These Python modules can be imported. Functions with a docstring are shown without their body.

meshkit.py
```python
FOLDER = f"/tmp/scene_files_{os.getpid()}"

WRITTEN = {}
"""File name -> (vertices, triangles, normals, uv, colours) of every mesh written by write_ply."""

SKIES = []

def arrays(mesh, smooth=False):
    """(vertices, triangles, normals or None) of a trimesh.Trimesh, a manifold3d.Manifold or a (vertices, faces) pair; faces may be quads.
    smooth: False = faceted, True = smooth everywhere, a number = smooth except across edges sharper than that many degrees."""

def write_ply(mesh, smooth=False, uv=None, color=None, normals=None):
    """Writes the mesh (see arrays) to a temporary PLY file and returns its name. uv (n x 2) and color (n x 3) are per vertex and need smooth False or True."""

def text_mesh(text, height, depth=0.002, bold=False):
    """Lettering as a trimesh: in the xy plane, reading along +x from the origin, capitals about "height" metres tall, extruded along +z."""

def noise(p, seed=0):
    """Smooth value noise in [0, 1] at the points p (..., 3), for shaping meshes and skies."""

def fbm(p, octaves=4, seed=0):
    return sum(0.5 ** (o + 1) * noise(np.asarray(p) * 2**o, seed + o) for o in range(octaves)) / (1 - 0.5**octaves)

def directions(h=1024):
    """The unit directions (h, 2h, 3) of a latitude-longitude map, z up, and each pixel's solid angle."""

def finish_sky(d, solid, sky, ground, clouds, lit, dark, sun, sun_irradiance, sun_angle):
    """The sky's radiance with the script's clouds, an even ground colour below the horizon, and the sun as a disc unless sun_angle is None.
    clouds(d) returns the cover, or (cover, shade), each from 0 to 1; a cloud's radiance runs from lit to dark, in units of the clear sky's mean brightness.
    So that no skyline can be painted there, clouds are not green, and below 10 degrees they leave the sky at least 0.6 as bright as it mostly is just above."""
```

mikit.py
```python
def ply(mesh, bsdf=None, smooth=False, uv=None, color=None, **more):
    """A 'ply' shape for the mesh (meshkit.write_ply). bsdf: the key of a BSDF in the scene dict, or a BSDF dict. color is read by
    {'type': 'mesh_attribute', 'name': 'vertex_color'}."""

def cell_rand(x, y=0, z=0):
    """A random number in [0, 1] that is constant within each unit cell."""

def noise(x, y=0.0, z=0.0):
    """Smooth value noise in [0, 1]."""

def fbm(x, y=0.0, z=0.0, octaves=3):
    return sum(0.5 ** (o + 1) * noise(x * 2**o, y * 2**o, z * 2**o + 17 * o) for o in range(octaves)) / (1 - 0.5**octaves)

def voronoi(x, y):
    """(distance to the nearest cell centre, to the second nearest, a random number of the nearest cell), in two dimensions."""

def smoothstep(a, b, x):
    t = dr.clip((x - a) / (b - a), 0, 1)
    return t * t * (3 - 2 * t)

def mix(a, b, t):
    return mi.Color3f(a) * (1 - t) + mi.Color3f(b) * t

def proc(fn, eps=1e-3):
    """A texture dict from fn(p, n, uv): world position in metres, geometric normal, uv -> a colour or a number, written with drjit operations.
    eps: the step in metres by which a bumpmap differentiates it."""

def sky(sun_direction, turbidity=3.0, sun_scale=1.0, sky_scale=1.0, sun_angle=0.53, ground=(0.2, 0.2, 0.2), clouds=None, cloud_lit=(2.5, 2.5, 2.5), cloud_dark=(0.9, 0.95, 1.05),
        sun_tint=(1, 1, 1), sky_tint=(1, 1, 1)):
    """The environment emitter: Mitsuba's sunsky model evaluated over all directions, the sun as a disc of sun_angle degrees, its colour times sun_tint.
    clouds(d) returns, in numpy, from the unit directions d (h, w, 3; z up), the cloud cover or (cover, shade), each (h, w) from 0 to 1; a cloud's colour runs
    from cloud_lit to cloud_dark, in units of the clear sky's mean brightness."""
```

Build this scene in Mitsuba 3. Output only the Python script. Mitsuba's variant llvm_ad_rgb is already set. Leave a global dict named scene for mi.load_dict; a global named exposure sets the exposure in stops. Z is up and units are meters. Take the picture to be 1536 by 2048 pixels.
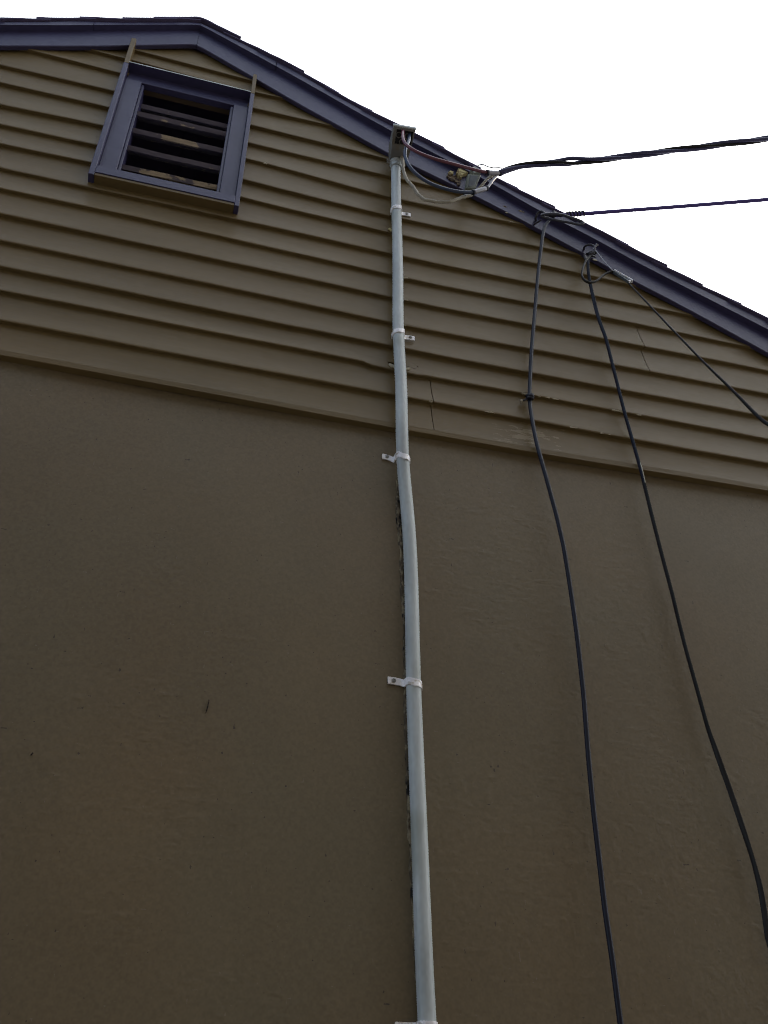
import math
import numpy as np
import trimesh
import mitsuba as mi
import drjit as dr
import mikit
import meshkit
import manifold3d as m3
from shapely.geometry import Polygon, LineString, box as sbox
from shapely.affinity import translate, rotate

T = mi.ScalarTransform4f
rng = np.random.default_rng(7)
scene, labels = {'type': 'scene'}, {}

# ------------------------------------------------------------------ camera, sky, exposure
RIGHT, UP, FWD = np.array([0.965656, -0.259427, -0.014316]), np.array([-0.150071, -0.601888, 0.784353]), np.array([0.212099, 0.755267, 0.620150])
CAM = np.array([0.0, -2.0, 1.55])
scene['camera'] = {'type': 'perspective', 'fov_axis': 'x', 'fov': 44.34866,
                   'near_clip': 0.02, 'far_clip': 500.0,
                   'to_world': T().look_at(origin=CAM.tolist(), target=(CAM + FWD).tolist(), up=UP.tolist())}
SUN = [0.74, 0.44, 0.60]                      # behind the house to the right, veiled by bright haze and cloud
SD = np.array(SUN) / np.linalg.norm(SUN)
def veil(d):
    g = np.clip((d @ SD + 1) / 2, 0, 1)        # bright haze and thin cloud round the sun, thinning into blue sky on the far side
    return np.clip(0.12 + 1.05 * g ** 1.6 + 0.25 * (meshkit.fbm(d * 2.2, 4, 3) - 0.5), 0, 1), np.clip(1 - g ** 3, 0, 1)
scene['daylight'] = mikit.sky(SUN, turbidity=3.5, sun_scale=0.2, sun_angle=20, ground=(0.20, 0.195, 0.185), clouds=veil,
                              cloud_lit=(4.6, 4.6, 4.6), cloud_dark=(1.25, 1.4, 1.6))
exposure = 2.85

# ------------------------------------------------------------------ materials
def P(base, rough=0.5, spec=0.5, metal=0.0, **k):
    b = base if isinstance(base, dict) else {'type': 'rgb', 'value': list(base)}
    return {'type': 'principled', 'base_color': b, 'roughness': rough, 'specular': spec, 'metallic': metal, **k}
def two(b): return {'type': 'twosided', 'nested': b}
def bump(b, fn, eps=1e-3): return {'type': 'bumpmap', 'arbitrary': mikit.proc(fn, eps), 'scale': 1.0, 'nested': b}
fbm, noise, mix, sst = mikit.fbm, mikit.noise, mikit.mix, mikit.smoothstep

SCUFF = [[1.0553, 3.6069], [1.1162, 3.573]]
def siding_color(p, n, uv):
    a = fbm(p.x * 1.7, p.z * 9.0, 3.0, 3)
    g = fbm(p.x * 22.0, p.z * 260.0, 5.0, 2)
    f = noise(p.x * 700.0, p.z * 700.0, p.y * 700)
    c = mi.Color3f(0.142, 0.101, 0.044) * (0.86 + 0.24 * a + 0.10 * (g - 0.5) + 0.10 * (f - 0.5))
    hue = fbm(p.x * 2.3 + 9, p.z * 3.1, 1.0, 2)
    c = mi.Color3f(c.x * (0.97 + 0.06 * hue), c.y, c.z * (1.06 - 0.10 * hue))
    # rubbed patch of paint below the cable
    dx, dz = (p.x - SCUFF[0][0]) / 0.10, (p.z - SCUFF[0][1]) / 0.05
    m = sst(0.56, 0.72, fbm(p.x * 34.0, p.z * 190.0, 2.0, 3) + 0.30 * (1 - sst(0.25, 1.0, dr.sqrt(dx * dx + dz * dz))) - 0.08)
    m = m * (dr.abs(dx) < 1.3) * (dr.abs(dz) < 1.1)
    return mix(c, mi.Color3f(0.24, 0.19, 0.115), mi.Float(m) * 0.75)
def siding_bump(p, n, uv):
    return 0.0006 * fbm(p.x * 14.0, p.z * 240.0, p.y * 50, 2) + 0.0011 * fbm(p.x * 7.0, p.z * 13.0, 2.0, 2) + 0.0003 * noise(p.x * 320.0, p.z * 420.0, 1.0)
scene['paint_siding'] = two(bump(P(mikit.proc(siding_color), 0.44, 0.22), siding_bump, 1.5e-3))

def stucco_color(p, n, uv):
    a = fbm(p.x * 2.6, p.z * 2.2, 7.0, 4)
    b = fbm(p.x * 3.4 + 20, p.z * 2.7, 2.0, 3)
    f = 0.9 * noise(p.x * 150.0, p.z * 150.0, 3.0) + 0.7 * noise(p.x * 300.0, p.z * 300.0, 3.0)
    c = mi.Color3f(0.150, 0.115, 0.066) * (0.88 + 0.22 * a + 0.17 * (f - 0.8))
    c = mi.Color3f(c.x * (0.95 + 0.10 * b), c.y * (1.015 - 0.03 * b), c.z * (1.07 - 0.14 * b))
    spk = noise(p.x * 95.0, p.z * 95.0, 9.0)
    c = mix(c, mi.Color3f(0.045, 0.036, 0.03), 0.75 * sst(0.970, 0.982, spk))
    return mix(c, mi.Color3f(0.20, 0.165, 0.13), 0.5 * sst(0.965, 0.985, noise(p.x * 120.0, p.z * 120.0, 33.0)))
def stucco_bump(p, n, uv):
    rough_zone = sst(0.42, 0.62, fbm(p.x * 2.4, p.z * 2.6, 4.0, 3))
    grains = fbm(p.x * 105.0, p.z * 105.0, 6.0, 3)
    knobs = sst(0.62, 0.86, noise(p.x * 62.0, p.z * 70.0, 8.0)) + 0.7 * sst(0.66, 0.9, noise(p.x * 120.0, p.z * 130.0, 18.0))
    trowel = fbm(p.x * 7.0 + 0.6 * p.z, p.z * 15.0, 1.0, 3)
    wx, wz = fbm(p.x * 3.0, p.z * 3.0, 11.0, 2), fbm(p.x * 3.0, p.z * 3.0, 12.0, 2)
    d1, d2, _ = mikit.voronoi(p.x * 1.5 + 1.6 * wx, p.z * 1.3 + 1.6 * wz)
    crack = (1 - sst(0.0, 0.012, d2 - d1)) * sst(0.50, 0.60, fbm(p.x * 2.2, p.z * 2.2, 21.0, 2))
    return 0.0005 * grains * (0.85 + 0.3 * rough_zone) + 0.00035 * knobs * (0.35 + 0.65 * rough_zone) + 0.0002 * trowel + 0.0002 * crack
scene['paint_stucco'] = two(bump(P(mikit.proc(stucco_color), 0.55, 0.45), stucco_bump, 1.5e-3))

def trim_color(p, n, uv):
    a = fbm(p.x * 9.0, p.z * 9.0, p.y * 9.0, 3)
    g = fbm(p.x * 60.0 + p.z * 40, p.z * 90.0, p.y * 60.0, 2)
    return mi.Color3f(0.040, 0.036, 0.090) * (0.80 + 0.28 * a + 0.16 * (g - 0.5))
def trim_bump(p, n, uv):
    return 0.0008 * fbm(p.x * 16.0, p.z * 22.0, p.y * 20.0, 3) + 0.0003 * noise(p.x * 200.0, p.z * 200.0, p.y * 200)
scene['paint_trim'] = two(bump(P(mikit.proc(trim_color), 0.45, 0.5), trim_bump, 1.5e-3))

def slat_color(p, n, uv):
    peel = fbm(p.x * 30.0, p.z * 75.0, p.y * 30.0, 3)
    a = sst(0.0, 0.03, p.x + 0.285) * sst(0.0, 0.03, -0.115 - p.x) * (dr.abs(p.z - 4.836) < 0.02)
    b = sst(0.0, 0.05, p.x + 0.33) * (dr.abs(p.z - 4.593) < 0.02)
    m = sst(0.50, 0.56, peel * 0.75 + 0.22 * (a + b) - 0.02)
    wood = mi.Color3f(0.50, 0.42, 0.31) * (0.6 + 0.7 * fbm(p.x * 20, p.z * 220.0, p.y * 200.0, 2))
    return mix(mi.Color3f(0.155, 0.142, 0.185) * (0.7 + 0.5 * fbm(p.x * 12.0, p.y * 40.0, p.z * 90.0, 3)), wood, m)
scene['peeling_trim'] = two(bump(P(mikit.proc(slat_color), 0.6, 0.4), trim_bump, 1.5e-3))
scene['raw_wood'] = two(P(mikit.proc(lambda p, n, uv: mi.Color3f(0.20, 0.145, 0.095) * (0.7 + 0.5 * fbm(p.x * 6.0, p.y * 6.0, p.z * 40.0, 3))), 0.85, 0.2))

def shingle_color(p, n, uv):
    f = noise(p.x * 420.0, p.y * 420.0, p.z * 420.0)
    a = fbm(p.x * 5.0, p.y * 9.0, p.z * 5.0, 3)
    return mi.Color3f(0.105, 0.088, 0.165) * (0.65 + 0.45 * a + 0.5 * (f - 0.4))
scene['shingle_grit'] = two(bump(P(mikit.proc(shingle_color), 0.9, 0.2), lambda p, n, uv: 0.0012 * noise(p.x * 300.0, p.y * 300.0, p.z * 300.0), 1e-3))

def zinc_color(p, n, uv):
    s = fbm(p.x * 60.0, p.y * 60.0, p.z * 5.0, 3)
    b = fbm(p.x * 18.0, p.y * 18.0, p.z * 9.0, 3)
    sp = noise(p.x * 170.0, p.y * 170.0, p.z * 90.0)
    c = mi.Color3f(0.53, 0.58, 0.59) * (0.74 + 0.34 * s + 0.22 * (b - 0.5) + 0.10 * (sp - 0.5))
    stain = sst(0.57, 0.72, fbm(p.x * 9.0, p.y * 9.0, p.z * 4.0 + 3, 3))
    return mix(c, mi.Color3f(0.25, 0.27, 0.215), 0.55 * stain)
scene['weathered_zinc'] = two(bump(P(mikit.proc(zinc_color), 0.48, 0.5, 0.08), lambda p, n, uv: 0.00012 * fbm(p.x * 90.0, p.y * 90.0, p.z * 24.0, 2), 1e-3))
def strap_color(p, n, uv):
    c = mi.Color3f(0.90, 0.89, 0.92) * (0.80 + 0.3 * fbm(p.x * 130.0, p.y * 130.0, p.z * 130.0, 2))
    return mix(c, mi.Color3f(0.42, 0.36, 0.25), 0.7 * sst(0.56, 0.70, fbm(p.x * 75.0, p.y * 75.0 + 9, p.z * 75.0, 3)))
scene['bright_zinc'] = two(P(mikit.proc(strap_color), 0.33, 0.8, 0.05))
scene['screw_steel'] = two(P((0.30, 0.30, 0.29), 0.4, 0.5, 0.6))
def cast_color(p, n, uv):
    a = fbm(p.x * 35.0, p.y * 35.0, p.z * 35.0, 3)
    d = sst(0.5, 0.66, fbm(p.x * 50.0, p.y * 50.0, p.z * 20.0, 3))
    return mix(mi.Color3f(0.17, 0.17, 0.165) * (0.7 + 0.6 * a), mi.Color3f(0.15, 0.125, 0.085), 0.6 * d)
scene['cast_alloy'] = two(bump(P(mikit.proc(cast_color), 0.6, 0.4, 0.15), lambda p, n, uv: 0.0008 * noise(p.x * 220.0, p.y * 220.0, p.z * 220.0), 1e-3))
def rubber_fn(base, var):
    def fn(p, n, uv):
        a = fbm(p.x * 40.0, p.y * 40.0, p.z * 14.0, 3)
        return mi.Color3f(*base) * (1 - var / 2 + var * a)
    return fn
scene['black_jacket'] = two(P(mikit.proc(rubber_fn((0.011, 0.012, 0.024), 0.5)), 0.42, 0.32))
scene['glossy_jacket'] = two(P((0.03, 0.035, 0.06), 0.22, 0.9))
scene['worn_jacket'] = two(P(mikit.proc(rubber_fn((0.020, 0.019, 0.019), 0.6)), 0.55, 0.25))
scene['violet_jacket'] = two(P(mikit.proc(rubber_fn((0.085, 0.06, 0.26), 0.4)), 0.5, 0.4))
scene['drop_jacket'] = two(P(mikit.proc(rubber_fn((0.05, 0.05, 0.13), 0.5)), 0.4, 0.5))
scene['red_jacket'] = two(P(mikit.proc(rubber_fn((0.15, 0.045, 0.075), 0.4)), 0.24, 0.7))
scene['blue_jacket'] = two(P(mikit.proc(rubber_fn((0.035, 0.055, 0.11), 0.4)), 0.30, 0.6))
scene['bare_strand'] = two(P(mikit.proc(rubber_fn((0.40, 0.37, 0.30), 0.5)), 0.5, 0.5, 0.25))
scene['splice_alloy'] = two(P(mikit.proc(rubber_fn((0.33, 0.33, 0.37), 0.5)), 0.32, 0.7, 0.3))
scene['black_plastic'] = two(P((0.02, 0.02, 0.022), 0.6, 0.3))
scene['slit_dark'] = two(P((0.035, 0.028, 0.022), 0.9, 0.1))
scene['insulator_glaze'] = two(P(mikit.proc(rubber_fn((0.135, 0.155, 0.125), 0.5)), 0.42, 0.5))
scene['insulator_face'] = two(P(mikit.proc(rubber_fn((0.075, 0.088, 0.10), 0.5)), 0.42, 0.5))
scene['hook_steel'] = two(P(mikit.proc(rubber_fn((0.05, 0.048, 0.06), 0.6)), 0.55, 0.5, 0.3))
scene['pale_wood'] = two(P(mikit.proc(rubber_fn((0.52, 0.48, 0.37), 0.4)), 0.8, 0.2))
def foam_color(p, n, uv):
    a = fbm(p.x * 90.0, p.y * 90.0, p.z * 90.0, 3)
    return mix(mi.Color3f(0.20, 0.15, 0.08), mi.Color3f(0.60, 0.53, 0.27), sst(0.35, 0.6, a))
scene['old_foam'] = two(P(mikit.proc(foam_color), 0.9, 0.1))
def rot_color(p, n, uv):
    a = fbm(p.x * 120.0, p.y * 120.0, p.z * 120.0, 3)
    return mix(mi.Color3f(0.05, 0.035, 0.03), mi.Color3f(0.22, 0.17, 0.11), sst(0.42, 0.62, a))
scene['rotten_wood'] = two(P(mikit.proc(rot_color), 0.9, 0.1))
def caulk_color(p, n, uv):
    a = fbm(p.x * 140.0, p.y * 110.0, p.z * 60.0, 4)
    b = fbm(p.x * 20.0, p.y * 20.0, p.z * 9.0, 2)
    c = mix(mi.Color3f(0.075, 0.06, 0.042), mi.Color3f(0.25, 0.21, 0.14), sst(0.45, 0.66, a * 0.75 + b * 0.3))
    return mix(c, mi.Color3f(0.012, 0.012, 0.012), sst(0.60, 0.68, fbm(p.x * 90.0 + 40, p.y * 30.0, p.z * 28.0, 3)))
scene['old_caulk'] = two(P(mikit.proc(caulk_color), 0.85, 0.2))
def ground_color(p, n, uv):
    a = fbm(p.x * 3.0, p.y * 3.0, 1.0, 4)
    return mix(mi.Color3f(0.17, 0.166, 0.158), mi.Color3f(0.27, 0.262, 0.25), a)
scene['packed_earth'] = two(P(mikit.proc(ground_color), 0.95, 0.1))
scene['shade_house_paint'] = two(P(mikit.proc(rubber_fn((0.16, 0.145, 0.125), 0.3)), 0.7, 0.3))
scene['shade_house_roofing'] = two(P((0.07, 0.065, 0.065), 0.9, 0.2))

# ------------------------------------------------------------------ helpers
def put(key, mesh, mat, smooth=False, **lab):
    k, n = key, 0
    while k in scene:
        n += 1
        k = '%s_%03d' % (key, n)
    scene[k] = mikit.ply(mesh, mat, smooth)
    if lab: labels[k] = lab
    return k
def thing(key, label, category, group=None):
    labels[key] = {'label': label, 'category': category}
    if group: labels[key]['group'] = group
    return key
def cbox(x0, x1, y0, y1, z0, z1, c=0.0):
    if c <= 0:
        b = trimesh.creation.box((x1 - x0, y1 - y0, z1 - z0)); b.apply_translation(((x0 + x1) / 2, (y0 + y1) / 2, (z0 + z1) / 2)); return b
    pts = []
    for sx, ex in ((1, x0), (-1, x1)):
        for sy, ey in ((1, y0), (-1, y1)):
            for sz, ez in ((1, z0), (-1, z1)):
                pts += [(ex + sx * c, ey + sy * c, ez), (ex + sx * c, ey, ez + sz * c), (ex, ey + sy * c, ez + sz * c)]
    return trimesh.convex.convex_hull(np.array(pts))
def extr(poly, depth):
    return trimesh.creation.extrude_polygon(poly, depth, engine='earcut')
def man(mesh):
    mesh = trimesh.Trimesh(np.asarray(mesh.vertices), np.asarray(mesh.faces)); mesh.merge_vertices()
    return m3.Manifold(m3.Mesh(np.asarray(mesh.vertices, np.float32), np.asarray(mesh.faces, np.uint32)))
def spline(pts, n):
    from scipy.interpolate import CubicSpline
    pts = np.asarray(pts, float)
    d = np.r_[0, np.cumsum(np.sqrt(np.linalg.norm(np.diff(pts, axis=0), axis=1)))]
    return CubicSpline(d, pts)(np.linspace(0, d[-1], n))
def soften(pts, n, s):
    """even arc-length samples of the polyline, smoothed"""
    from scipy.ndimage import gaussian_filter1d
    pts = np.asarray(pts, float)
    d = np.r_[0, np.cumsum(np.linalg.norm(np.diff(pts, axis=0), axis=1))]
    q = np.stack([np.interp(np.linspace(0, d[-1], n), d, pts[:, k]) for k in range(3)], 1)
    a, b = q[0].copy(), q[-1].copy()
    q = gaussian_filter1d(q, s, axis=0, mode='nearest'); q[0], q[-1] = a, b
    return q
def frames(c):
    t = np.gradient(c, axis=0); t /= np.linalg.norm(t, axis=1, keepdims=True)
    u = np.zeros_like(c); ref = np.array([0, -1, 0.0]) if abs(t[0][1]) < 0.9 else np.array([1.0, 0, 0])
    for i in range(len(c)):
        v = ref - t[i] * (ref @ t[i]); v /= np.linalg.norm(v); u[i] = v; ref = v
    return t, u, np.cross(t, u)
def tube(c, ra, rb=None, twist=None, sides=12):
    c = np.asarray(c, float); n = len(c)
    t, u, v = frames(c)
    ra = np.broadcast_to(np.asarray(ra, float), (n,)); rb = ra if rb is None else np.broadcast_to(np.asarray(rb, float), (n,))
    tw = np.zeros(n) if twist is None else np.broadcast_to(np.asarray(twist, float), (n,))
    a = np.linspace(0, 2 * np.pi, sides, endpoint=False)
    ring = []
    for i in range(n):
        cu, cv = np.cos(tw[i]) * u[i] + np.sin(tw[i]) * v[i], -np.sin(tw[i]) * u[i] + np.cos(tw[i]) * v[i]
        ring.append(c[i] + ra[i] * np.cos(a)[:, None] * cu + rb[i] * np.sin(a)[:, None] * cv)
    V = np.vstack(ring + [c[:1], c[-1:]]); F = []
    for i in range(n - 1):
        for j in range(sides):
            k = (j + 1) % sides; p, q = i * sides, (i + 1) * sides
            F += [(p + j, p + k, q + k), (p + j, q + k, q + j)]
    for j in range(sides):
        k = (j + 1) % sides
        F += [(n * sides, k, j), (n * sides + 1, (n - 1) * sides + j, (n - 1) * sides + k)]
    return trimesh.Trimesh(V, F, process=False)
def lathe(profile, axis_p, axis_d, sides=24):
    m = trimesh.creation.revolve(np.asarray(profile, float), sections=sides)
    m.apply_transform(trimesh.geometry.align_vectors([0, 0, 1], axis_d)); m.apply_translation(axis_p)
    return m
def n1(x, seed, f):
    x = np.asarray(x, float)
    return meshkit.fbm(np.stack([x * f, x * 0 + seed * 3.7, x * 0 + 0.5], -1), 3, seed) - 0.5
def sheet(X, Z, Y, Yb):
    """closed slab over a grid: front surface y=Y at (X, Z), back at y=Yb; rows run upwards"""
    r, c = X.shape
    V = np.vstack([np.stack([X, Y, Z], -1).reshape(-1, 3), np.stack([X, Yb, Z], -1).reshape(-1, 3)]); n = r * c; F = []
    for i in range(r - 1):
        for j in range(c - 1):
            a, b, d, e = i * c + j, i * c + j + 1, (i + 1) * c + j, (i + 1) * c + j + 1
            F += [(a, b, e), (a, e, d), (n + a, n + e, n + b), (n + a, n + d, n + e)]
    edge = [(0, j) for j in range(c)] + [(i, c - 1) for i in range(1, r)] + [(r - 1, j) for j in range(c - 2, -1, -1)] + [(i, 0) for i in range(r - 2, 0, -1)]
    idx = [i * c + j for i, j in edge]
    for a, b in zip(idx, idx[1:] + idx[:1]):
        F += [(a, n + b, b), (a, n + a, n + b)]
    return trimesh.Trimesh(V, F, process=False)

# ------------------------------------------------------------------ the roof lines (measured sags kept)
AX, AZ, M = -0.212, 5.485, 0.5375
OB, OD, OT = [[-0.215, 0.0244], [0.0327, 0.0073], [0.2551, -0.0134], [0.4331, -0.011], [0.6002, -0.0221], [0.9108, 0.0116], [1.1017, 0.0208], [1.4062, 0.0224], [1.5821, 0.011], [1.7713, 0.0238], [1.7548, 0.028], [2.105, 0.0178]], [[-0.2171, 0.1484], [0.1736, 0.1416], [0.6045, 0.1161], [0.5224, 0.1195], [0.7029, 0.1192], [1.0293, 0.1327], [1.2231, 0.1102], [1.1031, 0.1245], [1.3447, 0.1239], [1.5453, 0.1162], [1.781, 0.1273], [1.4668, 0.1338], [2.125, 0.1452]], [[-0.2099, 0.1847], [-0.0425, 0.2067], [0.0874, 0.2068], [0.2422, 0.2111], [0.391, 0.1825], [0.621, 0.1837], [0.8426, 0.1947], [0.957, 0.1847], [1.1339, 0.1828], [1.229, 0.193], [1.2878, 0.1981], [1.4409, 0.204], [1.5904, 0.1967], [1.7385, 0.2003], [1.791, 0.1998], [2.0395, 0.2213], [2.1393, 0.2213]]
LB, LD, LT = [[-0.9024, 5.1283], [-0.5749, 5.2991], [-0.2129, 5.5051]], [[-0.9252, 5.2338], [-0.588, 5.4184], [-0.2196, 5.6199]], [[-0.9337, 5.2733], [-0.8262, 5.3346], [-0.6725, 5.4266], [-0.5231, 5.4987], [-0.2744, 5.6356], [-0.2189, 5.6625]]
from scipy.ndimage import gaussian_filter1d
GX = np.arange(-4.6, 4.4, 0.02)
def roof_line(right, left, up):
    o = np.array(sorted(right)); base_r = AZ - M * (GX - AX)
    zr = base_r + gaussian_filter1d(np.interp(GX, o[:, 0], o[:, 1]), 4)
    l = np.array(sorted(left)); sl = 0.547
    zl = np.where(GX < l[0, 0], l[0, 1] - sl * (l[0, 0] - GX), np.interp(GX, l[:, 0], l[:, 1]))
    top = l[-1, 1]
    zl = np.where(GX > l[-1, 0], top, zl)
    zr0 = np.interp(AX, GX, zr)
    z = np.where(GX < AX, zl + (zr0 - np.interp(AX, GX, zl)) * np.clip(1 - (AX - GX) / 0.5, 0, 1), zr)
    return lambda x: np.interp(x, GX, z)
zB, zD, zT = roof_line(OB, LB, 0), roof_line(OD, LD, 0), roof_line(OT, LT, 0)
XL, XR = -4.25, 3.85            # where the roof ends, left and right
WL, WR = -3.70, 3.35            # the gable wall's ends
DEPTH = 8.0

# ------------------------------------------------------------------ ground
put('ground', trimesh.Trimesh([(-150, -150, 0), (150, -150, 0), (150, 150, 0), (-150, 150, 0)], [(0, 1, 2), (0, 2, 3)], process=False), 'packed_earth',
    label='packed earth and gravel around the house', kind='structure')

# ------------------------------------------------------------------ the house
H = thing('house', 'brown gabled house wall of stucco below and lap siding above, with dark violet roof trim', 'house')
COURSES = [[[-0.5418, 3.5355], [0.1285, 3.5273], [0.6, 3.5192], [0.642, 3.521], [1.0944, 3.5203], [1.3417, 3.5266], [1.8905, 3.5343]], [[-0.5744, 3.6786], [0.1176, 3.6697], [0.6044, 3.6686], [0.6461, 3.6664], [1.1275, 3.6672], [1.3688, 3.6628], [1.9338, 3.6683]], [[-0.602, 3.8005], [0.1078, 3.7925], [0.5209, 3.7924], [0.6465, 3.7794], [1.0437, 3.7876], [1.3919, 3.7882], [1.9706, 3.7895]], [[-0.627, 3.9107], [0.0992, 3.8987], [0.5976, 3.8962], [0.6465, 3.893], [1.0737, 3.8935], [1.4123, 3.8987], [2.0058, 3.9051]], [[-0.6542, 4.0307], [0.0892, 4.0228], [0.5999, 4.0113], [0.64, 4.0093], [1.0881, 4.0174], [1.4353, 4.0237], [2.0445, 4.0327]], [[-0.6835, 4.1602], [0.0787, 4.153], [0.6026, 4.1473], [0.6437, 4.1414], [1.1034, 4.149], [1.4599, 4.157], [2.0863, 4.1702]], [[-0.7125, 4.2878], [-0.2349, 4.2907], [0.0685, 4.2793], [0.6051, 4.2714], [0.6471, 4.2631], [1.2487, 4.2799], [1.4832, 4.2831], [2.0393, 4.2907]], [[-0.7378, 4.3997], [-0.2492, 4.3953], [0.059, 4.397], [0.6075, 4.3915], [0.6486, 4.386], [1.2655, 4.3996], [1.5053, 4.4034], [1.8145, 4.4136]], [[-0.7678, 4.532], [-0.4708, 4.5414], [0.051, 4.5403], [0.0891, 4.5239], [0.3348, 4.5219], [0.6061, 4.5164], [0.6502, 4.5136], [1.2831, 4.5248]], [[-0.7935, 4.6455], [-0.4722, 4.6526], [0.05, 4.6448], [0.3577, 4.6259], [0.5906, 4.6208], [0.6492, 4.6186], [1.3001, 4.6453]], [[-0.8203, 4.7638], [-0.4716, 4.7832], [0.051, 4.7867], [0.6085, 4.7398], [0.6523, 4.7386], [1.0985, 4.7654]], [[-0.8519, 4.9032], [-0.4714, 4.91], [0.0511, 4.8912], [0.607, 4.8882]], [[-0.879, 5.0227], [-0.4691, 5.0289], [0.0516, 5.019], [0.6048, 5.0101]], [[-0.8323, 5.1755], [-0.4734, 5.1687], [0.0528, 5.142], [0.4137, 5.1612]], [[-0.6114, 5.2893], [-0.4643, 5.2832], [0.0525, 5.2592], [0.2011, 5.2921]], [[-0.4414, 5.3699], [0.0327, 5.3527]]]
ZBASE = 3.52
def course_fn(pts):
    pts = np.array(sorted(pts)); x = np.arange(WL - 0.5, WR + 0.5, 0.03)
    z = gaussian_filter1d(np.interp(x, pts[:, 0], pts[:, 1]), 4)
    return lambda q: np.interp(q, x, z)
zc = [course_fn(c) for c in COURSES]

# stucco wall
def stucco_wall():
    x = np.r_[np.arange(WL, -1.2, 0.12), np.arange(-1.2, 2.6, 0.022), np.arange(2.6, WR + 0.01, 0.12)]
    z = np.r_[np.arange(0.0, 1.5, 0.12), np.arange(1.5, 3.6, 0.022)]
    X, Z = np.meshgrid(x, z)
    p = np.stack([X, Z, X * 0], -1)
    Y = 0.018 + 0.007 * (meshkit.fbm(p * 1.4, 3, 1) - 0.5) + 0.0012 * (meshkit.fbm(p * 6.5, 3, 5) - 0.5) + 0.0003 * (meshkit.fbm(p * 24, 2, 6) - 0.5)
    return sheet(X, Z, Y, np.full_like(X, 0.16))
put('house__stucco_wall', stucco_wall(), 'paint_stucco', True)

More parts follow.
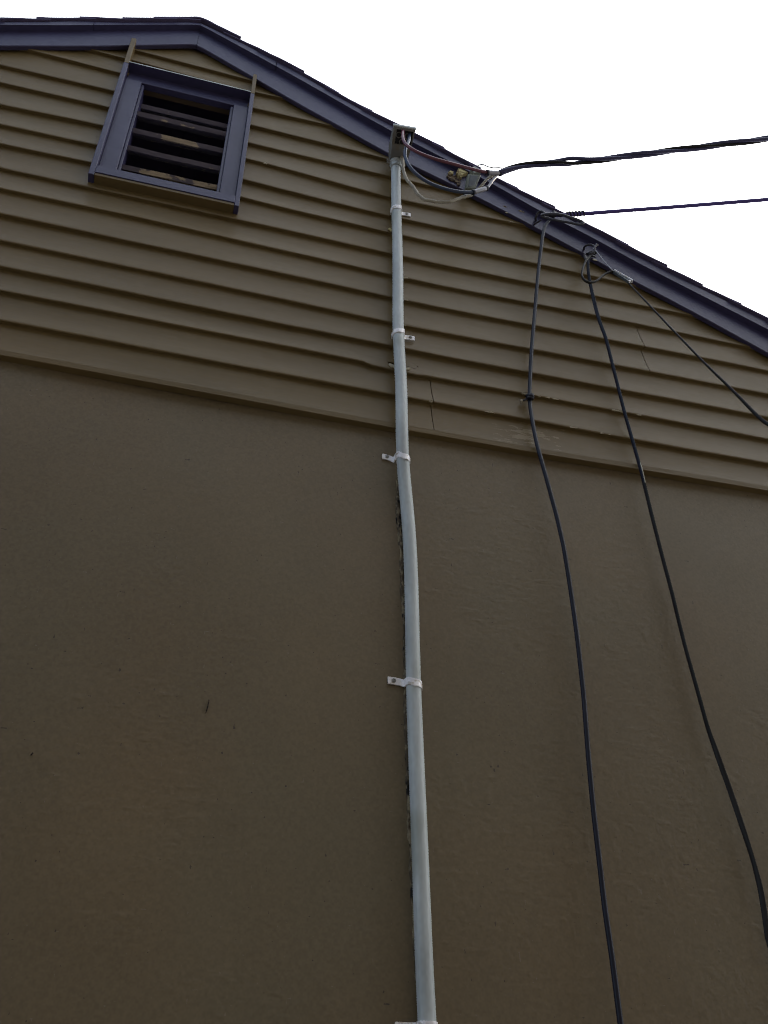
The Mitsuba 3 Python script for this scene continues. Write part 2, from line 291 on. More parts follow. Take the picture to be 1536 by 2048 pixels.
# lap siding
VENT = (-0.437, 0.0285, 4.50, 5.192)      # opening cut through the siding
JO = [[0.7284, 3.7665], [0.7314, 3.6543], [0.7252, 3.6462], [0.729, 3.5564], [1.5642, 4.2772], [1.5686, 4.1673], [1.5571, 4.1505], [1.5608, 4.0321]]
HM = [[0.5219, 3.796], [0.6005, 3.817], [0.5901, 3.8025], [0.6098, 3.7867], [0.6438, 3.8027], [0.6592, 3.8091], [0.6443, 3.8193], [0.6746, 3.8143], [0.6878, 3.8285], [0.596, 4.5307], [0.6112, 4.5237]]
def bounds(zf):
    """where the course's lower edge meets the rake boards' middle"""
    x = np.arange(WL, WR, 0.01)
    ok = zf(x) < np.minimum(zB(x) + 0.06, 9)
    ok = x[ok]
    return max(WL, ok.min()), min(WR, ok.max())
def plank(k, xl, xr, sl=0.0, sr=0.0, seed=0):
    """one board of course k from xl to xr; sl, sr: how far its ends lean"""
    zb = zc[k] if k else (lambda x: zc[0](x) + 0.004)
    zt = zc[k + 1] if k + 1 < len(zc) else (lambda x: zc[k](x) + 0.12)
    n = max(3, int((xr - xl) / 0.03))
    s = np.linspace(0, 1, n)[None, :]
    t = np.array([0, 0.02, 0.06, 0.2, 0.4, 0.6, 0.8, 1.0, 1.09])[:, None]
    X = xl + s * (xr - xl) + (1 - s) * sl * np.minimum(t, 1) + s * sr * np.minimum(t, 1)
    warp = 0.0055 * n1(X, 11 + k, 1.3) + 0.0022 * n1(X, 31 + k + seed, 5.0)
    wob = 0.0028 * n1(X, 51 + k, 9.0)
    ZB = zb(X) + wob
    if k == 2: ZB = ZB + 0.005 * (1 - np.clip((X - 0.515) / 0.006, 0, 1)) - 0.004 * np.clip((X - 0.515) / 0.006, 0, 1) * (X < 0.7)
    ZTo = zt(X)
    Z = ZB + t * (ZTo - ZB)
    thick = 0.0128 + 0.004 * n1(X, 71 + k, 1.1)
    prof = np.interp(t, [0, .02, .06, .2, .4, .6, .8, 1.0, 1.09], [.10, .015, .0, .31, .62, .83, .95, 1.0, 1.01])
    Y = warp * (1 - t * 0.5) + prof * thick
    Z = np.minimum(Z, zB(X) + 0.07 + 0.0001 * t)
    Y = np.minimum(Y, 0.0192)
    return sheet(X, Z, Y, np.full_like(X, 0.0197 + 0.00004 * k))
splits = {0: [(JO[3][0], JO[2][0] - JO[3][0])], 1: [(JO[1][0], JO[0][0] - JO[1][0])],
          4: [(JO[7][0], JO[6][0] - JO[7][0])], 5: [(JO[5][0], JO[4][0] - JO[5][0])]}
far = {2: [-1.9], 3: [2.7], 6: [-2.3], 7: [2.4]}       # joints beyond the frame
cut_vent = man(cbox(VENT[0], VENT[1], -0.1, 0.2, VENT[2], VENT[3]))
hx, hz = HM[1]
hole = m3.Manifold.cylinder(0.2, 0.011, 0.011, 20).scale((1.35, 0.62, 1.0)).rotate((90, 0, 0)).translate((hx - 0.001, 0.12, hz + 0.001))
slit = man(cbox(-0.024, 0.022, -0.05, 0.03, -0.0013, 0.0013)).rotate((0, 12, 0)).translate((HM[6][0] + 0.012, 0, HM[6][1] - 0.001))
spot = man(cbox(-0.0015, 0.0015, -0.05, 0.03, -0.004, 0.004)).translate((HM[8][0], 0, HM[8][1]))
for k in range(len(zc)):
    xl, xr = bounds(zc[k])
    ends = sorted(splits.get(k, []) + [(x, 0.0) for x in far.get(k, [])])
    xs = [(xl, 0.0)] + ends + [(xr, 0.0)]
    for i in range(len(xs) - 1):
        a, b = xs[i], xs[i + 1]
        g = 0.0013
        m = plank(k, a[0] + (g if i else 0), b[0] - (g if i < len(xs) - 2 else 0), a[1], b[1], seed=i)
        za, zz_ = zc[k](0.0), (zc[k + 1](0.0) if k + 1 < len(zc) else 9)
        pieces = [m]
        if zz_ > VENT[2] and za < VENT[3] and a[0] < VENT[0] and b[0] > VENT[1]:
            mm = man(m) - cut_vent
            pieces = []
            for c in mm.decompose():
                q = c.to_mesh(); pieces.append(trimesh.Trimesh(q.vert_properties[:, :3], q.tri_verts, process=False))
        elif k == 2 and a[0] < hx < b[0]:
            q = (man(m) - hole - slit - spot).to_mesh(); pieces = [trimesh.Trimesh(q.vert_properties[:, :3], q.tri_verts, process=False)]
        for q in pieces:
            if len(q.faces) > 8: put('house__siding_board', q, 'paint_siding', 35)
# strip that closes the foot of the siding
def foot_strip():
    x = np.arange(WL, WR, 0.03)[None, :]; t = np.array([0, 0.06, 0.5, 0.94, 1.0])[:, None]
    X = x + 0 * t; Z = zc[0](X) - 0.001 + 0.0028 * n1(X, 91, 4.0) + t * 0.0215
    Y = -0.0062 + np.interp(t, [0, .06, .5, .94, 1], [0.0015, 0, 0, 0, 0.0015]) + 0.003 * n1(X, 92, 1.5)
    return sheet(X, Z, Y, np.full_like(X, 0.0174))
put('house__foot_strip', foot_strip(), 'paint_siding', 35)
# sheathing behind the siding
gx = np.linspace(WL, WR, 40)
gable = Polygon([(WL, ZBASE + 0.02), (WR, ZBASE + 0.02)] + [(x, float(zB(x)) + 0.06) for x in gx[::-1]])
gable = gable.difference(sbox(VENT[0], VENT[2], VENT[1], VENT[3])).difference(translate(Polygon([(0.014 * math.cos(a), 0.008 * math.sin(a)) for a in np.linspace(0, 6.28, 20)]), hx, hz))
sh = extr(gable, 0.06); sh.apply_transform(trimesh.transformations.rotation_matrix(math.pi / 2, [1, 0, 0])); sh.apply_translation((0, 0.081, 0))
put('house__sheathing', sh, 'raw_wood')
# the other three walls
for key, b in (('house__side_wall', cbox(WL, WL + 0.14, 0.165, DEPTH, 0, 3.54)), ('house__side_wall', cbox(WR - 0.14, WR, 0.165, DEPTH, 0, 3.50)), ('house__back_wall', None)):
    if b is None:
        gb = Polygon([(WL + 0.145, 0), (WR - 0.145, 0)] + [(x, float(zB(x)) + 0.06) for x in np.linspace(WL + 0.145, WR - 0.145, 30)[::-1]])
        b = extr(gb, 0.14); b.apply_transform(trimesh.transformations.rotation_matrix(math.pi / 2, [1, 0, 0])); b.apply_translation((0, DEPTH, 0))
    put(key, b, 'paint_stucco')

# rake boards and the moulding above them
def rake(x0, x1, zlo, zhi, y0, y1, seed, c=0.003):
    n = int(abs(x1 - x0) / 0.03); X = np.linspace(x0, x1, n)[None, :]; t = np.array([0, 0.5, 1.0, 1.0])
    rows, ys = [], []
    lo, hi = zlo(X) + 0.0014 * n1(X, seed, 6.0), zhi(X)
    w = 0.003 * n1(X, seed + 1, 1.4)
    prof = [(0, c), (c / 0.12 * 1.0, 0)] + [(q, 0) for q in (0.25, 0.5, 0.75)] + [(1.0, 0)]
    Z = np.vstack([lo + (hi - lo) * q for q, _ in prof]); Y = np.vstack([y0 + dy + w for _, dy in prof]); Xf = np.vstack([X] * len(prof))
    return sheet(Xf, Z, Y, np.full_like(Xf, y1))
up1 = lambda x: zD(x) + 0.012
up2 = lambda x: zT(x) - 0.024
put('house__rake_board', rake(AX + 0.0007, XR, zB, up1, -0.0125, 0.004, 5), 'paint_trim', 35)
put('house__rake_board', rake(XL, AX - 0.0007, zB, up1, -0.0132, 0.004, 8), 'paint_trim', 35)
gap = lambda x: zD(x) + 0.0
put('house__rake_moulding', rake(AX + 0.0007, 0.118, gap, up2, -0.036, 0.02, 15), 'paint_trim', 35)
put('house__rake_moulding', rake(0.121, XR, lambda x: gap(x) + 0.003, up2, -0.0348, 0.02, 18), 'paint_trim', 35)
put('house__rake_moulding', rake(-0.611, AX - 0.0007, gap, up2, -0.036, 0.02, 21), 'paint_trim', 35)
put('house__rake_moulding', rake(XL, -0.613, lambda x: gap(x) - 0.002, up2, -0.0372, 0.02, 24), 'paint_trim', 35)

# roof: deck and shingle courses; the shingle of each course that shows at the rake is a piece of its own
def deck(xs):
    X = xs[None, :]
    lo, hi = zT(X) - 0.0238, zT(X) - 0.016
    v = []
    for y in (-0.032, DEPTH + 0.3):
        v += [np.stack([xs, xs * 0 + y, lo[0]], 1), np.stack([xs, xs * 0 + y, hi[0]], 1)]
    n = len(xs); V = np.vstack(v); F = []
    a, b, c, d = 0, n, 2 * n, 3 * n
    for i in range(n - 1):
        for p, q in ((a, b), (b, d), (d, c), (c, a)):
            F += [(p + i, p + i + 1, q + i + 1), (p + i, q + i + 1, q + i)]
    F += [(a, b, d), (a, d, c), (a + n - 1, d + n - 1, b + n - 1), (a + n - 1, c + n - 1, d + n - 1)]
    return trimesh.Trimesh(V, F, process=False)
put('house__roof', deck(np.linspace(XL, XR, 120)), 'shingle_grit')
def shingle(xb, step, y0, y1, sgn, seed):
    """a shingle whose butt lies at xb and which runs up the slope past the next one"""
    r = np.random.default_rng(seed)
    u = np.array([0, 0.05, 0.35, 0.7, 1.0, 1.35])
    x = xb - sgn * u * step
    if sgn > 0: x = np.maximum(x, AX + 0.002)
    else: x = np.minimum(x, AX - 0.002)
    top = zT(x) - np.interp(u, [0, 1, 1.4], [0.0, 0.0095, 0.0125]) + 0.0012 * r.standard_normal()
    edge = y0 + 0.0025 * (r.random(len(u)) - 0.5)
    V = []
    for i in range(len(u)):
        lo = max(top[i] - 0.0065, zT(x[i]) - 0.0185)
        V += [(x[i], edge[i], top[i]), (x[i], y1, top[i]), (x[i], y1, lo), (x[i], edge[i], lo)]
    F = []
    for i in range(len(u) - 1):
        for j in range(4):
            a, b = 4 * i + j, 4 * i + (j + 1) % 4
            F += [(a, b, b + 4), (a, b + 4, a + 4)]
    n = 4 * (len(u) - 1); F += [(0, 2, 1), (0, 3, 2), (n, n + 1, n + 2), (n, n + 2, n + 3)]
    m = trimesh.Trimesh(np.array(V), F, process=False)
    if sgn > 0: m.invert()
    return m
field = []
for sgn, first, step, lim in ((1, 0.088, 0.15, XR + 0.02), (-1, -0.361, 0.153, XL - 0.02)):
    k, xb = 0, first
    while (xb - lim) * sgn < 0:
        j = (rng.random() - 0.5) * 0.012
        e = -0.046 + (rng.random() - 0.5) * 0.008
        w = 0.18 + 0.3 * ((k * 0.37) % 1)
        put('house__roof__shingle', shingle(xb + (j if k > 2 else 0), step, e, w, sgn, 100 + k), 'shingle_grit')
        field.append(shingle(xb + j, step, w + 0.003, DEPTH + 0.31, sgn, 300 + k))
        xb += sgn * step; k += 1
put('house__roof__shingle_field', trimesh.util.concatenate(field), 'shingle_grit', kind='stuff')
def ridge_cap(y0, y1, lift):
    xs = np.array([-0.40, -0.33, -0.27, -0.235, AX, -0.185, -0.15, -0.09, -0.04])
    zs = np.array([zT(x) for x in xs]); zs[3] += 0.004; zs[5] += 0.004; zs[4] += 0.002
    top = zs + lift; V = []
    for y, l in ((y0, 0.0), (y1, -0.006)):
        V += [np.stack([xs, xs * 0 + y, top + l], 1), np.stack([xs, xs * 0 + y, top + l - 0.008], 1)]
    n = len(xs); V = np.vstack(V); F = []
    a, b, c, d = 0, n, 2 * n, 3 * n
    for i in range(n - 1):
        for p, q in ((a, b), (b, d), (d, c), (c, a)):
            F += [(p + i, p + i + 1, q + i + 1), (p + i, q + i + 1, q + i)]
    F += [(a, b, d), (a, d, c), (a + n - 1, d + n - 1, b + n - 1), (a + n - 1, c + n - 1, d + n - 1)]
    return trimesh.Trimesh(V, F, process=False)
put('house__roof__ridge_cap', ridge_cap(-0.048, 0.2, 0.004), 'shingle_grit', 40)
for y in np.arange(0.15, DEPTH, 0.6)[:13]:
    put('house__roof__ridge_cap', ridge_cap(y, y + 0.65, 0.009), 'shingle_grit', 40)

# gable vent
GV = 'house__gable_vent'
labels[GV] = {'label': 'louvred attic vent in a dark violet frame'}
def vp(name, x0, x1, y0, y1, z0, z1, mat='paint_trim', c=0.0015, **lab):
    return put(GV + '__' + name, cbox(x0, x1, y0, y1, z0, z1, c), mat, False, **lab)
vp('side_strip', -0.4612, -0.4422, -0.030, 0.012, 4.430, 5.199)
vp('side_strip', 0.0325, 0.0485, -0.030, 0.012, 4.430, 5.200)
vp('strip_top', -0.4608, -0.4425, -0.0295, 0.012, 5.2005, 5.40, 'paint_siding', label='upper end of the vent side strip painted wall brown')
vp('strip_top', 0.0328, 0.0482, -0.0295, 0.012, 5.2015, 5.355, 'paint_siding', label='upper end of the vent side strip painted wall brown')
vp('head_flashing', -0.4418, 0.0321, -0.0325, 0.012, 5.2005, 5.2045, 'paint_trim', 0.0008)
vp('flashing_lip', -0.4418, 0.0321, -0.0338, -0.0328, 5.2005, 5.2062, 'weathered_zinc', 0.0003)
vp('head_board', -0.4416, 0.0319, 0.004, 0.030, 5.138, 5.199)
vp('jamb', -0.4416, -0.3815, -0.0045, 0.030, 4.488, 5.131)
vp('jamb', -0.0245, 0.0319, -0.0045, 0.030, 4.488, 5.131)
vp('stop', -0.381, -0.371, 0.008, 0.075, 4.488, 5.131)
vp('stop', -0.036, -0.025, 0.008, 0.075, 4.488, 5.131)
vp('sill', -0.4418, 0.0321, -0.0305, 0.075, 4.446, 4.4875)
vp('apron', -0.4416, 0.0319, -0.0275, 0.012, 4.432, 4.4455, 'paint_siding', label='thin brown board under the vent sill')
for i, z in enumerate((4.583, 4.706, 4.826, 4.944, 5.060)):
    n = 40; L = 0.335 + 0.0015 * (i % 2)
    b = trimesh.creation.box((L, 0.115, 0.0165)).subdivide_to_size(0.02)
    p = b.vertices
    edge = p[:, 1] < -0.05
    p[:, 2] += 0.0022 * (meshkit.fbm(p * 16 + i * 5, 3, i) - 0.5); p[:, 1] += edge * 0.006 * (meshkit.fbm(p * 30 + i * 9, 3, i + 9) - 0.5)
    b.apply_transform(trimesh.transformations.rotation_matrix(math.radians(50), [1, 0, 0]))
    b.apply_translation((-0.2035, 0.0585 + (0.035 if i == 4 else 0), z + 0.050))
    put(GV + '__slat', b, 'peeling_trim', 35, **({'label': 'louvre slat with paint peeled to pale wood'} if i in (0, 2) else {}))

# damage and wear on the house
def plate(poly, y0, depth, mat, key, rough=0.0, **lab):
    g = Polygon(poly) if not isinstance(poly, Polygon) else poly
    m = extr(g.buffer(0.0004), depth); m = m.subdivide_to_size(0.006)
    m.apply_transform(trimesh.transformations.rotation_matrix(math.pi / 2, [1, 0, 0])); m.apply_translation((0, y0 + depth, 0))
    if rough:
        p = m.vertices; f = p[:, 1] < y0 + depth * 0.5
        p[:, 1] -= f * rough * meshkit.fbm(p * 90, 3, 4)
    return put(key, m, mat, 40, **lab)
FOAM = [[[0.85, -0.02, 4.9735], [0.8599, -0.02, 4.9906], [0.873, -0.02, 4.9884], [0.871, -0.02, 4.9737], [0.8605, -0.02, 4.9646], [0.8521, -0.02, 4.965]], [[0.8947, -0.02, 5.0142], [0.9129, -0.02, 5.0177], [0.9259, -0.02, 5.0116], [0.9363, -0.02, 5.0007], [0.9198, -0.02, 4.9884], [0.909, -0.02, 4.9785], [0.9072, -0.02, 4.9609], [0.8992, -0.02, 4.954], [0.8917, -0.02, 4.9678], [0.8831, -0.02, 4.9785]], [[0.8446, -0.02, 4.9564], [0.8608, -0.02, 4.9696], [0.8707, -0.02, 4.9687], [0.8831, -0.02, 4.9718], [0.8975, -0.02, 4.9552], [0.9019, -0.02, 4.9384], [0.8997, -0.02, 4.9169], [0.8877, -0.02, 4.9082], [0.8854, -0.02, 4.9238], [0.8718, -0.02, 4.9339], [0.8587, -0.02, 4.9353], [0.8509, -0.02, 4.944]]]
plate([(p[0], p[2]) for p in FOAM[2]], -0.0150, 0.006, 'rotten_wood', 'house__rotten_patch', 0.006, label='rotted hole in the roof trim beside the insulator')
plate([(p[0], p[2]) for p in FOAM[0]], -0.0195, 0.008, 'old_foam', 'house__filler_patch', 0.008)
plate([(p[0], p[2]) for p in FOAM[1]], -0.0255, 0.014, 'old_foam', 'house__filler_patch', 0.008, label='yellowed filler sticking out of the roof trim')
w = 0.011
plate([(HM[2][0] - 0.002, HM[2][1] + 0.004), (HM[3][0] + 0.010, HM[3][1] + 0.013), (HM[3][0] + 0.012, HM[3][1] + 0.001), (HM[2][0] + 0.003, HM[2][1] - 0.008)], -0.0010, 0.006, 'pale_wood', 'house__bare_splinter', 0.002, label='pale splintered wood behind the conduit')
plate([(HM[4][0] - 0.006, HM[4][1] - 0.006), (HM[5][0], HM[5][1] - 0.004), (HM[5][0] - 0.008, HM[5][1] - 0.013), (HM[4][0] - 0.006, HM[4][1] - 0.014)], -0.0010, 0.006, 'pale_wood', 'house__bare_splinter', 0.002)
plate([(HM[9][0], HM[9][1] - 0.002), (HM[9][0] + 0.007, HM[9][1] + 0.006), (HM[10][0], HM[10][1] + 0.003), (HM[10][0] - 0.004, HM[10][1] - 0.006)], -0.0055, 0.005, 'old_foam', 'house__bare_splinter', 0.002)
FLECK = [[1.055, 3.7905], [1.0829, 3.7857], [1.1041, 3.784], [1.1355, 3.7777], [1.1638, 3.7753], [1.3816, 3.7695], [1.4024, 3.7721], [1.4704, 3.786], [1.3116, 3.6525], [1.3385, 3.6519], [0.9294, 3.6682], [0.9124, 3.6686], [1.2103, 3.6295], [0.1238, 4.7582], [0.6547, 4.2612], [0.6532, 4.1482], [0.6402, 4.0702], [1.1075, 4.7668], [0.7223, 3.658]]
fl = []
for i, (x, z) in enumerate(FLECK):
    k = int(np.argmin([abs(float(f(x)) - z) for f in zc])); zb = float(zc[k](x))
    L = 0.008 + 0.018 * rng.random()
    yb = 0.0055 * float(n1(x, 11 + k, 1.3)) + 0.0022 * float(n1(x, 31 + k, 5.0))
    q = trimesh.creation.box((L, 0.0040, 0.0022)).subdivide(); q.vertices += 0.0006 * rng.standard_normal(q.vertices.shape)
    q.apply_translation((x, yb + 0.0016, zb + 0.0006 + 0.0015 * rng.random())); fl.append(q)
put('house__bare_wood_fleck', trimesh.util.concatenate(fl), 'pale_wood', kind='stuff')
RC = [[1.0866, -0.013, 4.8015], [1.0843, -0.013, 4.8415], [1.1499, -0.013, 4.8352], [1.1626, -0.013, 4.8331], [1.439, -0.013, 4.6154]]
for i, p in enumerate(RC):
    s = (0.0055, 0.008, 0.009, 0.006, 0.009)[i]
    q = trimesh.creation.icosphere(2, s); q.vertices *= np.array([1, 0.25, 0.6]) * (1 + 0.5 * (meshkit.fbm(q.vertices * 200 + i, 2, i)[:, None] - 0.5)); q.apply_translation((p[0], p[1] + 0.0006, p[2]))
    put('house__trim_chip', q, ('pale_wood', 'rotten_wood', 'rotten_wood', 'rotten_wood', 'pale_wood')[i])
SL = [[0.1367, 2.5714], [0.1326, 2.533], [-0.2194, 2.4035], [-0.2228, 2.3952], [0.5678, 2.999]]
for (a, b) in ((SL[0], SL[1]), (SL[2], SL[3])):
    c = np.array([[a[0], 0.0165, a[1]], [(a[0] * 2 + b[0]) / 3 + 0.001, 0.0150, (a[1] * 2 + b[1]) / 3], [b[0], 0.0155, b[1]]])
    c = spline(c, 8); put('house__wall_nick', tube(c, np.array([.0003, .0007, .001, .0013, .0015, .0015, .0012, .0005]), sides=6), 'slit_dark')  # near-black slivers laid on the stucco to draw its dark slits
# the ragged bead of old caulk left of the conduit
SEAM = [[0.6059, 3.3323, 0.0076], [0.6071, 3.2572, 0.0152], [0.6094, 3.1937, 0.019], [0.6125, 3.0907, 0.019], [0.6125, 2.9611, 0.0171], [0.6137, 2.8547, 0.0133], [0.6138, 2.7651, 0.0133], [0.6117, 2.6027, 0.0133], [0.6118, 2.5011, 0.0133], [0.6111, 2.3815, 0.0133], [0.6126, 2.2799, 0.0133], [0.6125, 2.1728, 0.0114], [0.6148, 2.0802, 0.0095], [0.616, 1.9936, 0.0076]]
def caulk():
    s = np.array(SEAM); z = np.arange(s[:, 1].min(), s[:, 1].max(), 0.004)[::-1]
    o = np.argsort(s[:, 1]); x = np.interp(z, s[o, 1], s[o, 0]); w = np.interp(z, s[o, 1], s[o, 2])
    t = np.linspace(-1, 1, 9)[:, None]
    rag = 0.85 + 1.5 * (meshkit.fbm(np.stack([z * 38, z * 0, z * 0 + 2], -1), 4, 5) - 0.5)
    X = x + 0.001 + t * w * 0.43 * rag; Z = z + 0 * t
    p = np.stack([X, Z, 0 * X], -1)
    Y = 0.0165 - (1 - t ** 2) ** 0.6 * (0.001 + 0.0065 * meshkit.fbm(p * np.array([150, 70, 1]), 4, 8))
    return sheet(X[::-1].T[::-1], Z.T[::-1], Y[::-1].T[::-1], np.full_like(X.T, 0.03))
put('house__caulk_bead', caulk(), 'old_caulk', 50, label='ragged bead of old caulk on the stucco left of the conduit')

# ------------------------------------------------------------------ conduit with its service head
CO = soften([[0.63, -0.0215, 4.9405], [0.6266, -0.0215, 4.7662], [0.6251, -0.0215, 4.6184], [0.6241, -0.0215, 4.3973], [0.6218, -0.0215, 4.228], [0.6162, -0.0215, 4.0189], [0.6155, -0.0215, 3.9211], [0.619, -0.0215, 3.7375], [0.6196, -0.0215, 3.6725], [0.6146, -0.0262, 3.4971], [0.6162, -0.0149, 3.3899], [0.6212, -0.0071, 3.3222], [0.6274, -0.0039, 3.2529], [0.6321, -0.0015, 3.1848], [0.6345, -0.0015, 3.0821], [0.6337, -0.0015, 2.9531], [0.632, -0.0015, 2.8468], [0.6292, -0.0015, 2.7035], [0.6285, -0.0015, 2.6229], [0.629, -0.0015, 2.5205], [0.6288, -0.0015, 2.4229], [0.6294, -0.0015, 2.3202], [0.6297, -0.0015, 2.2103], [0.6293, -0.0015, 2.1074], [0.6289, -0.0015, 2.0104], [0.6307, -0.0015, 1.9286]], 160, 4)
CO = np.vstack([CO, CO[-1] + np.linspace(0.02, 1, 20)[:, None] * np.array([-0.002, 0, 0.55 - CO[-1][2]])])
CD = thing('electrical_conduit', 'long grey galvanized conduit running up the wall to the roof edge', 'conduit')
put(CD + '__pipe', tube(CO, 0.0187, sides=64), 'weathered_zinc', True)
top = CO[0]
put(CD + '__collar', lathe([(0.0190, -0.030), (0.0225, -0.029), (0.0232, -0.022), (0.0225, -0.006), (0.0255, -0.004), (0.0255, 0.012), (0.0, 0.012)], top + np.array([0, -0.002, 0.005]), [0, 0, 1]), 'weathered_zinc', 35)
for s in (-1, 1):
    put(CD + '__clamp_screw', lathe([(0, 0), (0.0032, 0), (0.0032, 0.012), (0.005, 0.012), (0.005, 0.015), (0, 0.016)], top + np.array([-0.026, -0.012 + 0.0, -0.006 - 0.016 * (s > 0)]), [-1, -0.3, 0.1]), 'screw_steel', 35)
HEAD = [[0.6022, -0.12, 5.0799], [0.6887, -0.12, 5.0635], [0.6828, -0.08, 5.0271], [0.5964, -0.04, 5.0084], [0.6538, -0.05, 5.0164], [0.5931, -0.04, 5.0548]]
def head_hull():
    # local: x across, y towards the viewer is negative, z up, origin over the collar
    prof = [(0.034, 0.0), (-0.024, 0.0), (-0.036, 0.004), (-0.104, 0.034), (-0.106, 0.046), (-0.070, 0.064), (0.0, 0.078), (0.034, 0.060)]
    w = [0.034, 0.036, 0.038, 0.043, 0.043, 0.043, 0.041, 0.036]
    return trimesh.convex.convex_hull(np.array([(s * wi, y, z) for (y, z), wi in zip(prof, w) for s in (-1, 1)]))
def rz(m, a, p):
    m.apply_transform(trimesh.transformations.rotation_matrix(a, [0, 0, 1])); m.apply_translation(p); return m
HP, HA = np.array([top[0] + 0.007, -0.050, 4.953]), math.radians(-4)
nrm = np.array([0, -0.030, -0.068]) / np.hypot(0.030, 0.068)
def face_pt(u, v):            # u across, v 0..1 outwards along the sloping underside
    return np.array([u, -0.036 - 0.068 * v, 0.004 + 0.030 * v])
def face_box(a, b, c, u, v, d):
    m = trimesh.creation.box((a, b, c)); f = np.array([0, -0.068, 0.030]) / np.hypot(0.068, 0.030)
    M4 = np.eye(4); M4[:3, 0], M4[:3, 1], M4[:3, 2] = [1, 0, 0], f, nrm; M4[:3, 3] = face_pt(u, v) + nrm * d
    m.apply_transform(M4); return m
hq = (man(head_hull()) - man(face_box(0.066, 0.054, 0.030, 0.004, 0.54, -0.004))).to_mesh()
put(CD + '__service_head', rz(trimesh.Trimesh(hq.vert_properties[:, :3], hq.tri_verts, process=False), HA, HP), 'cast_alloy', 30, label='boxy weathered service head on top of the conduit')
put(CD + '__service_head__lip', rz(cbox(-0.0455, 0.0455, -0.1095, -0.1015, 0.036, 0.049, 0.002), HA, HP), 'weathered_zinc', 30)
put(CD + '__service_head__wire_block', rz(face_box(0.0655, 0.0535, 0.004, 0.004, 0.54, -0.017), HA, HP), 'black_plastic')
for u, v in ((-0.016, 0.62), (0.018, 0.62), (0.0, 0.30)):
    put(CD + '__service_head__bushing', rz(lathe([(0.0085, 0), (0.0115, 0), (0.0115, 0.005), (0.0085, 0.005)], face_pt(u, v) - nrm * 0.016, nrm), HA, HP), 'cast_alloy', 35)

# straps
SP = [[0.62, -0.042, 4.6284, 0.6705, 0.0, 4.6758], [0.6071, -0.042, 3.9302, 0.6576, 0.0, 3.9569], [0.6123, -0.036, 3.3846, 0.5838, 0.018, 3.4252], [0.6234, -0.022, 2.6554, 0.5911, 0.018, 2.6763], [0.6249, -0.022, 1.9036, 0.5958, 0.018, 1.906]]
STL = ['topmost bright metal pipe strap, its screw tab pointing right', 'second bright metal pipe strap from the top, its tab on the siding at right',
       'bright pipe strap just below the siding, its tab pointing left', 'bright pipe strap halfway down the stucco wall, tab pointing left', 'lowest bright pipe strap at the bottom edge of the photo']
def strap(i, s):
    xr, yr, z, xt, yt, zt_ = s
    c = CO[np.argmin(abs(CO[:, 2] - z))]; cx, cy = c[0], c[1]; R = 0.0202; sg = 1 if xt > xr else -1
    wall = -0.0012 + (0.0 if i < 2 else 0.0135)
    TL = 0.062 if i != 2 else 0.056
    pts = [(TL, wall), (0.031, wall), (0.0262, wall - 0.002), (R + 0.0012, wall - 0.006)]
    a = np.linspace(0, math.pi, 22); pts += [(R * math.cos(q), cy - R * math.sin(q)) for q in a]
    pts += [(-R, cy + 0.008), (-R + 0.002, min(wall - 0.001, cy + 0.016))]
    if cy > wall - 0.004: pts = pts[:3] + [(R * math.cos(q), cy - R * math.sin(q)) for q in a[1:]]
    pts = np.array([(p[0] * sg, p[1]) for p in pts])
    g = LineString(pts).buffer(0.0012, cap_style='flat', join_style='round')
    m = extr(g, 0.0195); LF = (0.026, 0.021, 0.028, 0.016, 0.002)[i]
    m = m.subdivide_to_size(0.02); m.vertices[:, 2] += LF * np.clip((m.vertices[:, 0] * sg - R * 0.2) / 0.03, 0, 1)
    m.apply_translation((cx, 0, z - 0.010))
    key = thing('pipe_strap' + ('' if i == 0 else '_%03d' % i), STL[i], 'pipe strap', 'straps holding the conduit to the wall')
    put(key + '__band', m, 'bright_zinc', 30)
    sc = np.array([cx + sg * (TL - 0.015), wall - 0.001, z + LF])
    put(key + '__screw', lathe([(0, 0), (0.0058, 0), (0.0058, 0.002), (0.0045, 0.0045), (0.0022, 0.005), (0.0018, 0.003), (0, 0.003)], sc, [0, -1, 0], 18), 'screw_steel', 35)
for i, s in enumerate(SP): strap(i, s)

# ------------------------------------------------------------------ service wires and the drop
def rope(c, r, n_str=3, pitch=0.16, rs=None, phase=0.0, gapfn=None):
    """the strands of a twisted cable along c"""
    t, u, v = frames(c); d = np.r_[0, np.cumsum(np.linalg.norm(np.diff(c, axis=0), axis=1))]
    out = []
    for k in range(n_str):
        a = phase + 2 * np.pi * (k / n_str) + 2 * np.pi * d / pitch
        rr = r * (1 + (gapfn(d) if gapfn else 0))
        out.append(c + (np.cos(a) * rr)[:, None] * u + (np.sin(a) * rr)[:, None] * v)
    return out
RED = spline([[0.631, -0.1, 5.0822], [0.6299, -0.135, 5.0089], [0.6225, -0.15, 4.9528], [0.6253, -0.155, 4.8844], [0.6453, -0.158, 4.8492], [0.6831, -0.16, 4.8236], [0.7482, -0.16, 4.8089], [0.8376, -0.157, 4.8089], [0.9078, -0.15, 4.8182], [0.9602, -0.145, 4.8297]], 90)
k = thing('service_wire', 'reddish insulated wire curving from the service head to the upper splice', 'wire')
put(k + '__jacket', tube(RED, 0.0064, sides=14), 'red_jacket', True)
BLU = spline([[0.6767, -0.1, 5.0799], [0.6568, -0.132, 4.9962], [0.6461, -0.14, 4.9183], [0.6344, -0.14, 4.8663], [0.6327, -0.135, 4.82], [0.6466, -0.13, 4.7733], [0.6771, -0.125, 4.734], [0.7209, -0.12, 4.7077], [0.7723, -0.12, 4.6914], [0.8333, -0.12, 4.6898], [0.9033, -0.12, 4.7118]], 110)
k = thing('service_wire_001', 'blue black insulated wire sagging deep below the service head', 'wire')
